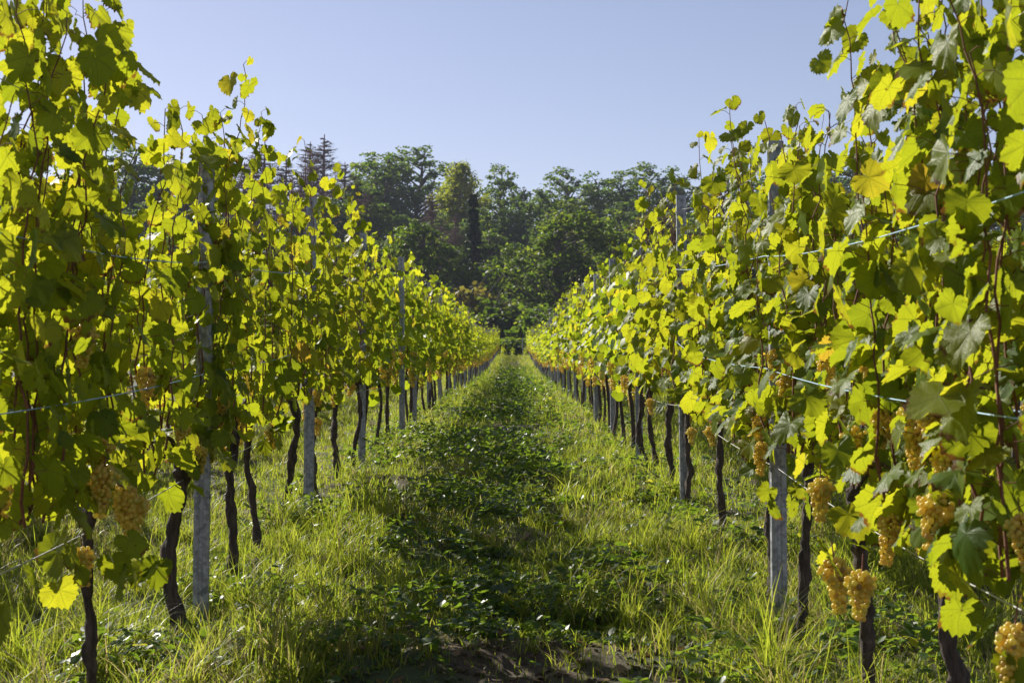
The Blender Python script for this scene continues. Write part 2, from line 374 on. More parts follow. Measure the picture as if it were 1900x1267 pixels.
def foliage(rs, detail, talls=(), half=0.56, nsh=None, lateral=1.0, size=0.074, droops=()):
    """returns Geo of leaves, Geo of canes"""
    nsh = nsh or {3: 9, 2: 8, 1: 7}[detail]
    sh = shoots(rs, nsh, half, talls)
    P = []; A = []; S = []; PET = []
    for pts, tall in sh:
        k = len(pts); az0 = rs.choice([0, math.pi])+rs.uniform(-0.7, 0.7)
        for q in range(k):
            zz = pts[q, 2]; tt = q/(k-1.0)
            az = az0+(q % 2)*math.pi+rs.normal(0, 0.65)
            t0 = 0.88 if tall else 0.78
            s = size*rs.uniform(0.6, 1.3)*(1.0 if tt < t0 else max(0.3, 1-(tt-t0)*3.2))*(0.85 if tall and zz > 1.8 else 1)
            if rs.rand() < 0.04: continue
            pl = rs.uniform(0.04, 0.10)*(1 if tt < 0.85 and not (tall and zz > 1.8) else 0.55)
            P.append(pts[q]+np.array([math.cos(az)*pl*1.05, math.sin(az)*pl*0.8, pl*0.35])); A.append(az); S.append(s); PET.append(pts[q])
            nl = rs.poisson(1.0*lateral*(1.15 if 0.85 < zz < 1.7 else 0.3)) if not (tall and zz > 1.9) else int(tt < 0.93)+int(rs.rand() < 0.4)
            for _ in range(nl):
                sx = rs.choice([-1, 1]); ox = sx*(0.03+abs(rs.normal(0, 0.05 if tall and zz > 1.8 else 0.07)))
                a2 = (0 if sx > 0 else math.pi)+rs.normal(0, 0.85)
                P.append(pts[q]+np.array([ox, rs.normal(0, 0.10), rs.uniform(-0.07, 0.07)])); A.append(a2); S.append(size*rs.uniform(0.5, 1.1)); PET.append(None)
    for (x, y, z, n) in droops:               # low leaves hanging under the fruit wire
        for _ in range(n):
            a2 = rs.uniform(0, 6.28)
            P.append(np.array([x+rs.normal(0, 0.07), y+rs.normal(0, 0.09), z+rs.normal(0, 0.06)])); A.append(a2); S.append(size*rs.uniform(0.7, 1.2)); PET.append(None)
    P = np.array(P); A = np.array(A); S = np.array(S); m = len(P)
    el = np.clip(rs.normal(0.38, 0.42, m), -0.5, 1.35)
    nrm = np.stack([np.cos(A)*np.cos(el), np.sin(A)*np.cos(el), np.sin(el)], 1)
    roll = rs.normal(0, 0.55, m)
    tip = np.stack([np.cos(A)*0.25-np.sin(A)*np.sin(roll), np.sin(A)*0.25+np.cos(A)*np.sin(roll), -np.cos(roll)], 1)
    fr = rot_frames(nrm, tip)
    rnd = np.clip(rs.beta(2.2, 2.6, m)+(P[:, 2]-1.3)*0.06, 0, 0.9)
    rnd[rs.rand(m) < 0.004] = 0.99
    T = {3: T_HD, 2: T_MD, 1: T_LD}[detail]
    if detail == 1: S = S*1.22
    G = Geo(); G.add(*[v for v in bake_leaves(T, P, fr, S, rs, rnd)][:2], 0, *bake_uv(T, rnd)) if False else None
    Vw, F, rr, uv = bake_leaves(T, P, fr, S, rs, rnd, 1.0)
    G = Geo(); G.add(Vw, F, 0, rr, uv)
    K = Geo()
    for q, (pts, tall) in enumerate(sh):
        if detail == 1 and q % 2: continue
        st = 1 if detail == 3 else 3
        pp = np.vstack([pts[::st], pts[-1:]]) if st > 1 else pts
        r = np.linspace(0.0048, 0.0018, len(pp))*(1.3 if detail < 3 else 1)
        K.add(*tube(pp, r, 5 if detail == 3 else 3), 0)
    if detail == 3:
        for q in range(m):
            if PET[q] is not None:
                a = PET[q]; b = P[q]; mid = (a+b)/2+np.array([0, 0, 0.008])
                K.add(*tube([a, mid, b], 0.0013, 3), 0)
        for _ in range(6):                    # tendrils and side twigs
            pts, tall = sh[rs.randint(len(sh))]; q = rs.randint(len(pts)//2, len(pts)); a = pts[q]
            dr = rs.normal(0, 1, 3); dr[2] = abs(dr[2]); dr /= np.linalg.norm(dr); pp = [a+dr*0.022*j+rs.normal(0, 0.003, 3) for j in range(7)]
            K.add(*tube(pp, 0.0011, 3), 0)
    return G, K
def trunk_geo(rs, hd=True, h=0.74, lean=None, thick=None, path=None, half=0.5):
    G = Geo()
    n = 36 if hd else 7
    th = thick or rs.uniform(0.016, 0.023)
    z = np.linspace(-0.06, h, n); t_ = z/h
    if path is not None:
        pz = [p[2] for p in path]; x = np.interp(z, pz, [p[0] for p in path]); y = np.interp(z, pz, [p[1] for p in path]); r = np.interp(z, pz, [p[3] for p in path])
    else:
        lx, ly = lean or (rs.uniform(-0.03, 0.03), rs.uniform(-0.05, 0.05))
        a1, a2 = rs.uniform(0.010, 0.028, 2); p1, p2 = rs.uniform(0, 6, 2)
        x = lx*t_+a1*np.sin(t_*5+p1); y = ly*t_+a2*np.sin(t_*4+p2)
        r = th*(1.15-0.25*t_)*(1+0.5*np.exp(-((t_-1)/0.09)**2)+0.35*np.exp(-(t_/0.1)**2)+0.2*np.sin(t_*17+p2)*(0.3+rs.rand())+0.05*rs.randn(n).clip(-1, 1.5))
        x = x+np.cumsum(rs.randn(n))*0.0035; y = y+np.cumsum(rs.randn(n))*0.0035
    G.add(*tube(np.stack([x, y, z], 1), r, 16 if hd else 6, rs.randint(1e6), 0.12 if hd else 0.1, 0.13 if hd else 0.0))
    top = np.array([x[-1], y[-1], z[-1]])
    # knotty head
    if path is None:
        for _ in range(3 if hd else 1):
            o = rs.normal(0, 0.014, 3); kk = np.linspace(-1, 1, 6)
            pts = [top+o+np.array([0, 0, v*0.03]) for v in kk]
            G.add(*tube(pts, np.sqrt(np.maximum(1-kk**2, 0.02))*th*1.25, 8 if hd else 5, rs.randint(1e6), 0.2))
    # two fruiting canes bent down onto the lower wire
    for s in (-1, 1):
        L = half*rs.uniform(0.8, 1.05); k = 7
        u = np.linspace(0, 1, k)
        cx = top[0]*(1-u)+rs.normal(0, 0.01, k)*u; cy = top[1]+s*L*u; cz = top[2]+0.10*np.sin(u*math.pi*0.9)+0.02*u+rs.normal(0, 0.006, k)
        G.add(*tube(np.stack([cx, cy, cz], 1), np.linspace(th*0.42, 0.006, k), 6 if hd else 4, rs.randint(1e6), 0.1))
    return G
def ico(sub):
    import bmesh
    bm = bmesh.new(); bmesh.ops.create_icosphere(bm, subdivisions=sub, radius=1.0)
    V = np.array([v.co[:] for v in bm.verts]); F = np.array([[v.index for v in f.verts] for f in bm.faces]); bm.free(); return V, F
ICO = {2: ico(2), 1: ico(1)}
def cluster_geo(rs, hd=True, length=0.16, width=0.095):
    G = Geo(); pts = []
    rb = 0.0085 if hd else 0.013
    nb = int((110 if hd else 34)*length/0.16)
    tries = 0
    while len(pts) < nb and tries < 6000:
        tries += 1
        u = rs.rand()**1.15; z = -0.025-u*length
        rad = width/2*(1.0-0.62*u)*min(1, (u+0.12)*3.2)
        a = rs.rand()*6.28; rr = rad*rs.uniform(0.55, 1.0)
        if u < 0.35 and rs.rand() < 0.15: rr *= 1.35
        p_ = np.array([math.cos(a)*rr, math.sin(a)*rr, z])
        if all(((p_-q)**2).sum() > (rb*1.55)**2 for q in pts): pts.append(p_)
    Vi, Fi = ICO[2 if hd else 1]
    for p_ in pts:
        s = rb*rs.uniform(0.85, 1.12)
        G.add(Vi*s*np.array([1, 1, 1.07])+p_, Fi, 0, np.clip(rs.beta(2, 2.6), 0, 1) if rs.rand() > 0.05 else 1.0)
    G.add(*tube([(0, 0, 0.03), (0, 0, -0.03), (0, 0, -0.03-length*0.7)], [0.0022, 0.0022, 0.001], 4), 1)
    return G
rs0 = np.random.RandomState(5)
CL_HD = [cluster_geo(rs0, True, rs0.uniform(0.12, 0.19), rs0.uniform(0.08, 0.11)).mesh('grape_cluster', [M['grape'], M['cane']]) for _ in range(5)]
CL_LD_G = [cluster_geo(rs0, False, rs0.uniform(0.12, 0.18), rs0.uniform(0.08, 0.11)) for _ in range(4)]
CL_LD = [g.mesh('grape_cluster', [M['grape'], M['cane']]) for g in CL_LD_G]

ORD = ['first', 'second', 'third', 'fourth', 'fifth', 'sixth', 'seventh', 'eighth', 'ninth', 'tenth', 'eleventh', 'twelfth', 'thirteenth']
# ------------------------------------------------------------------ vine positions
L_D = [2.5, 3.55, 4.61, 5.83, 6.94, 7.6, 8.84, 9.75, 11.1, 12.4]
R_D = [2.75, 3.75, 4.59, 5.54, 6.35, 7.85, 9.30, 10.5, 11.5, 12.4]
def extend(lst, end, seed):
    r = random.Random(seed); lst = list(lst)
    while lst[-1] < end: lst.append(lst[-1]+1.12+r.uniform(-0.1, 0.1))
    return lst
L_D = extend(L_D, 111, 1); R_D = extend(R_D, 112, 2)
POST_L = [6.07+3.28*k for k in range(-1, 33)]; POST_R = [6.0+3.32*k for k in range(-1, 33)]
# tall shoots read off the photograph: (photo x, top y)
TALL_L = [(362, 290), (398, 235), (440, 320), (20, -60), (70, -70), (60, 20), (95, -50), (120, -30), (150, -20), (165, 60), (200, 150), (238, 22), (262, 180), (388, 200), (405, 130), (372, 215), (530, 232), (545, 262), (600, 305), (672, 350), (735, 392), (775, 460), (840, 530)]
TALL_R = [(1430, 235), (1458, 225), (1410, 250), (1500, 225), (1350, 300), (1880, -60), (1820, -90), (1780, -80), (1790, 20), (1720, 60), (1850, -50), (1690, 100), (1590, 270), (1500, 260), (1740, -60), (1700, -30), (1640, -10), (1655, 60), (1620, 190), (1380, 170), (1475, 178), (1540, 185), (1300, 298), (1240, 335), (1215, 350), (1165, 420), (1095, 440), (1060, 510)]
def tall_list(xr, lst):
    out = []
    for X_, Y_ in lst:
        p_ = px_to(xr, X_, Y_)
        out.append((p_[1], p_[2]-float(gz(xr, p_[1]))))
    return out
TL, TR = tall_list(LX, TALL_L), tall_list(RX, TALL_R)
# grape clusters read off the photograph: (photo x, y of the top of the cluster)
GR_L = [(195, 850), (228, 888), (252, 905), (150, 1005), (338, 778), (272, 672), (390, 815), (588, 770), (160, 590), (190, 800), (700, 640)]
GR_R = [(1545, 1022), (1600, 1045), (1522, 876), (1740, 900), (1640, 905), (1655, 940), (1805, 925), (1890, 940), (1885, 1140), (1640, 745), (1690, 735), (1700, 780), (1755, 820),
        (1385, 740), (1282, 788), (1350, 655), (1610, 655), (1530, 655), (1440, 640), (1240, 620), (1238, 655), (1720, 735), (1580, 780), (1205, 735), (1170, 742), (1110, 640), (1460, 690)]

def vine_hd(i, row, xr, d, label, prev_d, next_d):
    rs = np.random.RandomState(1000*row+i)
    y = row_y(d); z = float(gz(xr, y))
    root = bpy.data.objects.new('grapevine', None); C.objects.link(root); root.location = (xr, y, z); root.empty_display_size = 0.2
    tag(root, label, 'grapevine', 'grapevines of the left row' if row == 0 else 'grapevines of the right row')
    lo, hi = (prev_d-d)/2, (next_d-d)/2
    half = min(0.75, max(0.45, (hi-lo)/2)); yc = (hi+lo)/2
    talls = [(ty-y, th) for ty, th in (TL if row == 0 else TR) if lo <= ty-y < hi]
    droops = []
    path = None
    if row == 1 and i == 1: path = [(0.0, 0.0, -0.06, 0.040), (0.0, 0, 0.0, 0.040), (-0.03, 0.0, 0.18, 0.034), (-0.05, 0, 0.24, 0.042), (-0.03, 0, 0.29, 0.034), (0.03, 0, 0.33, 0.030), (0.045, 0, 0.38, 0.027), (0.02, 0, 0.45, 0.02), (0.01, 0, 0.75, 0.017)]
    if row == 0 and i == 2: droops = [(0.08, -0.05, 0.50, 7), (0.0, -0.45, 0.55, 6)]
    if row == 1 and i in (2, 3): droops = [(-0.05, -0.1, 0.58, 6)]
    if row == 1 and i == 0: droops = [(-0.05, 0.2, 0.5, 6)]
    if i < 9 and not droops and rs.rand() < 0.6: droops = [(rs.uniform(-0.05, 0.1), rs.uniform(-0.4, 0.4), 0.66, 5)]
    G, K = foliage(rs, 3, [(ty-yc, th) for ty, th in talls], half, nsh=max(5, int(half*2*(6.2 if d < 5.5 else 7.3))), droops=droops, lateral=(0.3 if d < 5.5 else 0.42) if row == 0 else (0.38 if d < 5.5 else 0.6))
    lean = {(0, 6): (0.02, -0.18), (1, 7): (0, -0.1)}.get((row, i))
    tg = trunk_geo(rs, True, 0.72, lean, path=path, half=half,
                   thick={(0, 3): 0.026, (1, 4): 0.027, (0, 5): 0.017}.get((row, i)))
    link('trunk', tg.mesh('trunk', [M['bark']]), root)
    link('leaves', G.mesh('leaves', [M['leaf']]), root, (0, yc, 0)); link('shoots', K.mesh('shoots', [M['cane']]), root, (0, yc, 0))
    for (X_, Y_) in (GR_L if row == 0 else GR_R):
        big = (X_, Y_) in ((1600, 1045), (1545, 1022), (228, 888), (195, 850), (1740, 900), (1522, 876), (252, 905))
        dx = (0.11 if big else 0.06)*(1 if row == 0 else -1)
        px = px_to(xr, X_, Y_, dx)
        if lo <= px[1]-y < hi:
            c = link('grape_cluster', CL_HD[rs.randint(5)], root, (px[0]-xr, px[1]-y, px[2]-z)); c.rotation_euler = (rs.uniform(-.15, .15), rs.uniform(-.15, .15), rs.uniform(0, 6)); k = rs.uniform(0.9, 1.05) if big else rs.uniform(0.68, 0.85); c.scale = (k, k, k)
    for _ in range(rs.randint(2, 5) if d > 4.7 else 1):
        c = link('grape_cluster', CL_HD[rs.randint(5)], root, (rs.uniform(-0.13, 0.13), yc+rs.uniform(-half, half), rs.uniform(0.68, 1.02)))
        c.rotation_euler = (rs.uniform(-.2, .2), rs.uniform(-.2, .2), rs.uniform(0, 6)); k = rs.uniform(0.6, 0.85); c.scale = (k, k, k)
    return root
# variants for the middle distance (own parts) and the far distance (one mesh)
def make_mid(q):
    rs = np.random.RandomState(700+q)
    G, K = foliage(rs, 2, [(rs.uniform(-.5, .5), rs.uniform(2.1, 2.35))] if q % 2 else (), 0.56, droops=[(0, rs.uniform(-.4, .4), 0.68, 4)], lateral=0.6)
    tg = trunk_geo(rs, False)
    return (tg.mesh('trunk', [M['bark']]), G.mesh('leaves', [M['leaf_far']]), K.mesh('shoots', [M['cane']]),
            [(rs.randint(4), rs.uniform(-0.16, 0.16), rs.uniform(-0.5, 0.5), rs.uniform(0.68, 1.05), rs.uniform(0, 6)) for _ in range(5)])
MID = [make_mid(q) for q in range(8)]
def mid_vine(xr, d, q, flip, label, group):
    y = row_y(d); root = bpy.data.objects.new('grapevine', None); C.objects.link(root); root.location = (xr, y, float(gz(xr, y)))
    root.rotation_euler.z = math.pi if flip else 0; tag(root, label, 'grapevine', group)
    a, b_, c_, cl = MID[q]
    link('trunk', a, root); link('leaves', b_, root); link('shoots', c_, root)
    for (k, x, yy, zz, rz) in cl:
        o = link('grape_cluster', CL_LD[k], root, (x, yy, zz)); o.rotation_euler.z = rz
    return root
def make_far(q):
    rs = np.random.RandomState(900+q)
    G, K = foliage(rs, 1, (), 0.58, lateral=0.75)
    tg = trunk_geo(rs, False)
    A = Geo()
    for g, m_ in ((G, 0), (K, 1), (tg, 2)):
        for V_, F_, R_, U_, o in zip(g.V, g.F, g.R, g.U, np.cumsum([0]+[len(v) for v in g.V[:-1]])): A.add(V_, F_-o, m_, R_, U_)
    for _ in range(6):
        g = CL_LD_G[rs.randint(4)]; off = np.array([rs.uniform(-.17, .17), rs.uniform(-.5, .5), rs.uniform(.68, 1.05)])
        for V_, F_, R_, U_, o in zip(g.V, g.F, g.R, g.U, np.cumsum([0]+[len(v) for v in g.V[:-1]])): A.add(V_+off, F_-o, 3, R_, U_)
    return A.mesh('grapevine', [M['leaf_far'], M['cane'], M['bark'], M['grape']])
FAR = [make_far(q) for q in range(7)]
def far_vine(xr, d, q, flip, label, group):
    y = row_y(d); o = link('grapevine', FAR[q], None, (xr, y, float(gz(xr, y)))); o.rotation_euler.z = math.pi if flip else 0
    s = random.Random(q+int(d*10)).uniform(0.94, 1.06); o.scale = (s, s, s)
    return tag(o, label, 'grapevine', group)

def vine_label(row, d, posts, lst):
    side = 'left' if row == 0 else 'right'
    ps = [p_ for p_ in posts if p_ > 5]
    k = sum(1 for p_ in ps if p_ <= d)
    before = [v for v in lst if (v > (ps[k-1] if k else 0)) and v <= d]
    n = len(before)
    if k == 0: return None
    if k <= 10: return 'grapevine in the %s row, %s vine beyond its %s steel post' % (side, ORD[n-1], ORD[k-1])
    return None
SPECIAL = {(0, 0): 'grapevine of the left row closest to the camera, just outside the frame',
           (0, 1): 'grapevine cropped by the left edge, its big blurred leaves filling the upper left corner',
           (0, 2): 'grapevine at lower left with a slim dark trunk and low leaves over grapes',
           (0, 3): 'grapevine whose knobbly dark trunk stands close in front of the nearest left steel post',
           (1, 0): 'grapevine of the right row closest to the camera, cropped by the right edge',
           (1, 1): 'grapevine at lower right with a thick gnarled trunk bent over a large knot',
           (1, 2): 'grapevine at lower right whose big amber grape bunch hangs low before its straight trunk',
           (1, 3): 'grapevine just in front of the nearest right steel post, slim trunk beside it',
           (1, 4): 'grapevine with a leaning dark trunk directly behind the nearest right steel post'}
for row, xr, lst, posts in ((0, LX, L_D, POST_L), (1, RX, R_D, POST_R)):
    rr = random.Random(40+row); side = 'left' if row == 0 else 'right'; last = -1
    for i, d in enumerate(lst):
        xj = xr+rr.uniform(-0.03, 0.03)
        lab = SPECIAL.get((row, i)) or vine_label(row, d, posts, lst)
        grp = 'grapevines of the %s row' % side
        if d < 12.9: vine_hd(i, row, xr, d, lab, lst[i-1] if i else d-1.1, lst[i+1])
        elif d < 38:
            q = rr.randrange(8)
            while q == last: q = rr.randrange(8)
            last = q; mid_vine(xj, d, q, rr.random() < 0.5, lab, grp)
        else:
            q = rr.randrange(7)
            while q == last: q = rr.randrange(7)
            last = q
            far_vine(xj, d, q, rr.random() < 0.5, lab or 'small far grapevine in the %s row towards the top of the slope' % side, 'far grapevines of the %s row' % side)
for xr, side in ((L2, 'left'), (R2, 'right')):
    rr = random.Random(60+int(xr*10)); d = 5.0
    while d < 46:
        grp = 'grapevines of the neighbouring row on the %s' % side
        lab = 'grapevine of the neighbouring row glimpsed through the leaves of the %s row' % side
        if d < 15: mid_vine(xr, d, rr.randrange(8), rr.random() < 0.5, lab, grp)
        else: far_vine(xr, d, rr.randrange(7), rr.random() < 0.5, lab, grp)
        d += 1.12+rr.uniform(-0.1, 0.1)
# a few vines of the next block beyond the crest
rr = random.Random(77)
for q, (x, y) in enumerate([(-1.0, 123), (-0.2, 125), (0.9, 124), (1.6, 126), (-1.9, 125)]):
    o = link('grapevine', FAR[q], None, (x, y, float(gz(x, y))-0.15))
    tag(o, 'tiny grapevine beyond the end of the two rows below the dark trees', 'grapevine', 'grapevines beyond the crest')

# ------------------------------------------------------------------ trellis posts: galvanised C profile with hooks
def post_mesh(h=2.07, wdt=0.064, dep=0.042, th=0.0025, hooks=True):
    G = Geo(); a = wdt/2
    # open C section seen from above, web towards -y
    sec = [(-a+0.008, dep), (-a, dep), (-a, 0.006), (-a+0.012, 0.0), (-0.012, 0.0), (-0.006, 0.005), (0.006, 0.005), (0.012, 0.0), (a-0.012, 0.0), (a, 0.006), (a, dep), (a-0.008, dep)]
    sec = np.array(sec); inner = sec.copy()
    c = np.array([0, dep*0.55]); dirs = c-sec; dirs /= np.linalg.norm(dirs, axis=1)[:, None]; inner = sec+dirs*th*1.6
    ring = np.vstack([sec, inner[::-1]]); n = len(ring)
    V = np.vstack([np.c_[ring, np.full(n, -0.1)], np.c_[ring, np.full(n, h)]])
    j = np.arange(n); F = np.stack([j, (j+1) % n, (j+1) % n+n, j+n], 1)
    G.add(V, F); k = len(sec)
    Ft = np.array([[n+q, n+q+1, n+(n-2-q), n+(n-1-q)] for q in range(k-1)]); G.add(V, Ft)
    if hooks:   # punched hooks along both edges
        for s in (-1, 1):
            for zc in np.arange(0.55, h-0.05, 0.10):
                x0 = s*a; 
                bx = np.array([(x0, 0.012, zc), (x0+s*0.006, 0.012, zc+0.004), (x0+s*0.006, 0.012, zc+0.018), (x0+s*0.003, 0.012, zc+0.018), (x0+s*0.003, 0.012, zc+0.008), (x0, 0.012, zc+0.006)])
                b2 = bx+np.array([0, 0.012, 0]); VV = np.vstack([bx, b2]); jj = np.arange(6)
                G.add(VV, np.stack([jj, (jj+1) % 6, (jj+1) % 6+6, jj+6], 1)); G.add(VV, np.array([[0, 1, 4, 5], [1, 2, 3, 4], [6, 7, 10, 11], [7, 8, 9, 10]]))
    return G.mesh('trellis_post', [M['steel']], smooth=False)
PM = post_mesh(); PF = post_mesh(hooks=False)
def clip_mesh():
    G = Geo(); w_ = 0.041; ang = np.linspace(0, 2*math.pi, 17)
    pts = [(w_*np.sign(math.cos(t_))*abs(math.cos(t_))**0.35, 0.02+0.026*np.sign(math.sin(t_))*abs(math.sin(t_))**0.35, 0.002*math.sin(3*t_)) for t_ in ang]
    G.add(*tube(pts, 0.0016, 5)); G.add(*tube([(w_, 0.0, 0), (w_+0.012, -0.01, 0.006), (w_+0.02, -0.004, 0.012)], 0.0014, 4))
    return G.mesh('wire_tie', [M['steelwire']])
CM = clip_mesh()
for xr, posts, side, inner in ((LX, POST_L, 'left', 1), (RX, POST_R, 'right', -1)):
    rr = random.Random(int(xr*100)); n = 0
    for d in posts:
        if d < 5: continue
        n += 1; y = row_y(d)
        o = link('trellis_post', PM if d < 25 else PF, None, (xr+0.02*inner, y, float(gz(xr, y))))
        o.rotation_euler = (rr.uniform(-.012, .012), rr.uniform(-.01, .01), rr.uniform(-.12, .12))
        if side == 'left' and n == 4: o.location.x += 0.10
        if side == 'left' and n == 1: o.location.x += 0.015
        if side == 'right' and n == 1: o.location.x += 0.01
        if side == 'right' and n == 2: o.location.x += 0.01
        if n <= 12: tag(o, 'grey galvanised steel trellis post, %s from the camera in the %s row' % (ORD[n-1], side), 'trellis post', 'steel posts of the %s row' % side)
        else: tag(o, 'small far steel trellis post in the %s row towards the crest' % side, 'trellis post', 'far steel posts of the %s row' % side)
        if d < 25:
            for zc in (1.1, 1.58, 1.94): link('wire_tie', CM, o, (0, 0, zc+rr.uniform(-.02, .02)))
for xr, side in ((L2, 'left'), (R2, 'right')):
    for k in range(1, 12):
        y = row_y(5+3.3*k); tag(link('trellis_post', PF, None, (xr, y, float(gz(xr, y)))), 'steel trellis post of the neighbouring row behind the %s row' % side, 'trellis post', 'steel posts of the neighbouring row on the %s' % side)
y = row_y(117); tag(link('trellis_post', PF, None, (0.65, y, float(gz(0.65, y))-0.2)), 'small pale end post standing in the gap between the rows at the crest', 'trellis post')
# wires
for xr, posts, side, inner in ((LX, POST_L, 'left', 1), (RX, POST_R, 'right', -1)):
    rr = random.Random(9)
    for hgt, offs, rad, mat, nm in ((0.67, (0,), 0.0022, 'steelwire', 'lower fruit wire'), (1.09, (-1, 1), 0.0019, 'wire', 'middle catch wire'), (1.57, (-1, 1), 0.0019, 'wire', 'upper catch wire'), (1.97, (0,), 0.0013, 'steelwire', 'thin top wire')):
        for s in offs:
            pts = []
            ys = [row_y(p_) for p_ in posts if p_ < 62]
            for a_, b_ in zip(ys[:-1], ys[1:]):
                sag = rr.uniform(0.01, 0.05)
                for u in np.linspace(0, 1, 8, endpoint=False):
                    yy = a_+(b_-a_)*u
                    pts.append((xr+0.02*inner+s*0.042+s*0.05*math.sin(math.pi*u)*rr.uniform(0.7, 1), yy, (1-u)*float(gz(xr, a_))+u*float(gz(xr, b_))+hgt-sag*4*u*(1-u)))
            G = Geo(); G.add(*tube(pts, rad, 6))
            where = '' if s == 0 else (', on the path side' if s == inner else ', on the outer side')
            tag(link('trellis_wire', G.mesh('trellis_wire', [M[mat]])), '%s%s strung along the %s row%s' % ('pale blue ' if mat == 'wire' else 'grey ', nm, side, where), 'wire', 'wires of the %s row' % side)

# ------------------------------------------------------------------ grass, ground cover, litter
def blades(rs, x, y, h, lean, wid, rnd, seg):
    n = len(x); az = rs.rand(n)*2*math.pi
    z = gz(x, y)-0.01
    ca, sa = np.cos(az), np.sin(az)
    # width axis at random to the lean so blades face all ways
    tw = az+math.pi/2+rs.normal(0, 0.6, n); wx, wy = np.cos(tw), np.sin(tw)
    ts = np.linspace(0, 1, seg+1); V = []
    for q, t_ in enumerate(ts):
        hor = h*lean*t_**2; ver = h*(t_-0.42*np.minimum(lean, 1.5)*t_**2)
        cx = x+ca*hor; cy = y+sa*hor; cz = z+ver
        if q < seg:
            ww = wid*(1-0.75*t_**1.5)
            V.append(np.stack([cx-wx*ww, cy-wy*ww, cz], 1)); V.append(np.stack([cx+wx*ww, cy+wy*ww, cz], 1))
        else: V.append(np.stack([cx, cy, cz], 1))
    k = len(V); V = np.stack(V, 1).reshape(-1, 3)
    o = (np.arange(n)*k)[:, None]
    Q = [np.concatenate([o+2*q, o+2*q+1, o+2*q+3, o+2*q+2], 1) for q in range(seg-1)]
    T = np.concatenate([o+2*(seg-1), o+2*(seg-1)+1, o+2*seg], 1)
    return V, (np.concatenate(Q) if Q else np.zeros((0, 4), int)), T, np.repeat(rnd, k)
rs = np.random.RandomState(11)
def bare(x, y):
    """1 where soil shows"""
    front = np.clip((6.0-y+0.7*(fbm(x*1.5, y*1.5, 31)-0.5))/0.7, 0, 1)*np.clip((0.85-np.abs(x+0.03))/0.25+fbm(x*6, y*6, 37)-0.5, 0, 1)*np.clip(0.2+1.9*fbm(x*5, y*5, 35), 0, 1)
    b = np.clip((fbm(x*1.1+3, y*0.8, 33)-0.60)*9, 0, 1)*(np.abs(x-(-0.1)) < 1.05)
    return np.maximum(front, b)
def grass_zone(y0, y1, x0, x1, dens, seg, wid, hs, clump=True):
    out = []
    area = (y1-y0)*(x1-x0); n = int(area*dens)
    if clump:
        nc = int(area*34); cx = rs.uniform(x0, x1, nc); cy = rs.uniform(y0, y1, nc); k = rs.randint(0, nc, n)
        sp = rs.uniform(0.02, 0.06, nc)[k]; x = cx[k]+rs.randn(n)*sp; y = cy[k]+rs.randn(n)*sp; ch = (0.6+1.6*rs.rand(nc)**3)[k]
        mix = rs.rand(n) < 0.45
        x = np.where(mix, rs.uniform(x0, x1, n), x); y = np.where(mix, rs.uniform(y0, y1, n), y); ch = np.where(mix, 0.7, ch)
    else:
        x = rs.uniform(x0, x1, n); y = rs.uniform(y0, y1, n); ch = np.ones(n)
    centre = np.exp(-((x+0.08)/0.42)**2)
    patch = fbm(x*1.2, y*0.9, 21)
    keep = rs.rand(n) < np.clip((1-0.25*centre)*(0.35+1.3*patch), 0.05, 1)*(1-0.93*bare(x, y))
    x, y, ch, centre, patch = x[keep], y[keep], ch[keep], centre[keep], patch[keep]
    n = len(x)
    edge = np.exp(-((np.abs(x+0.1)-0.85)/0.35)**2)
    h = hs*ch*(0.35+1.2*patch)*(1-0.35*centre+0.35*edge)*rs.uniform(0.55, 1.25, n)
    dry = fbm(x*2.0, y*2.0, 41)
    rnd = np.clip(rs.beta(2.5, 2, n)*0.9, 0, 0.88)
    isdry = rs.rand(n) < np.clip(0.10+1.1*(dry-0.5), 0.05, 0.5); rnd = np.where(isdry, rs.uniform(0.92, 1, n), rnd)
    lean = rs.uniform(0.15, 1.1, n)*np.where(isdry, 1.3, 1)
    wd = wid*rs.uniform(0.6, 1.3, n)
    return blades(rs, x, y, h, lean, wd, rnd, seg)
G = Geo()
for z_ in [(4.0, 9, -4.2, 4.2, 4200, 4, 0.0025, 0.125), (9, 16, -6, 6, 1600, 3, 0.0034, 0.13), (16, 30, -6, 6, 640, 2, 0.0046, 0.15), (30, 60, -5, 5, 260, 1, 0.008, 0.16), (60, 118, -4, 4, 110, 1, 0.014, 0.20)]:
    V_, Q_, T_, r_ = grass_zone(*z_)
    if len(Q_): G.add(V_, Q_, 0, r_); G.F.append(T_.astype(np.int32)+G.n-len(V_)); G.M.append(0)
    else: G.add(V_, T_, 0, r_)
tag(link('grass', G.mesh('grass', [M['grass']])), 'sunlit green grass with straw tips along the rows', 'grass', kind='stuff')
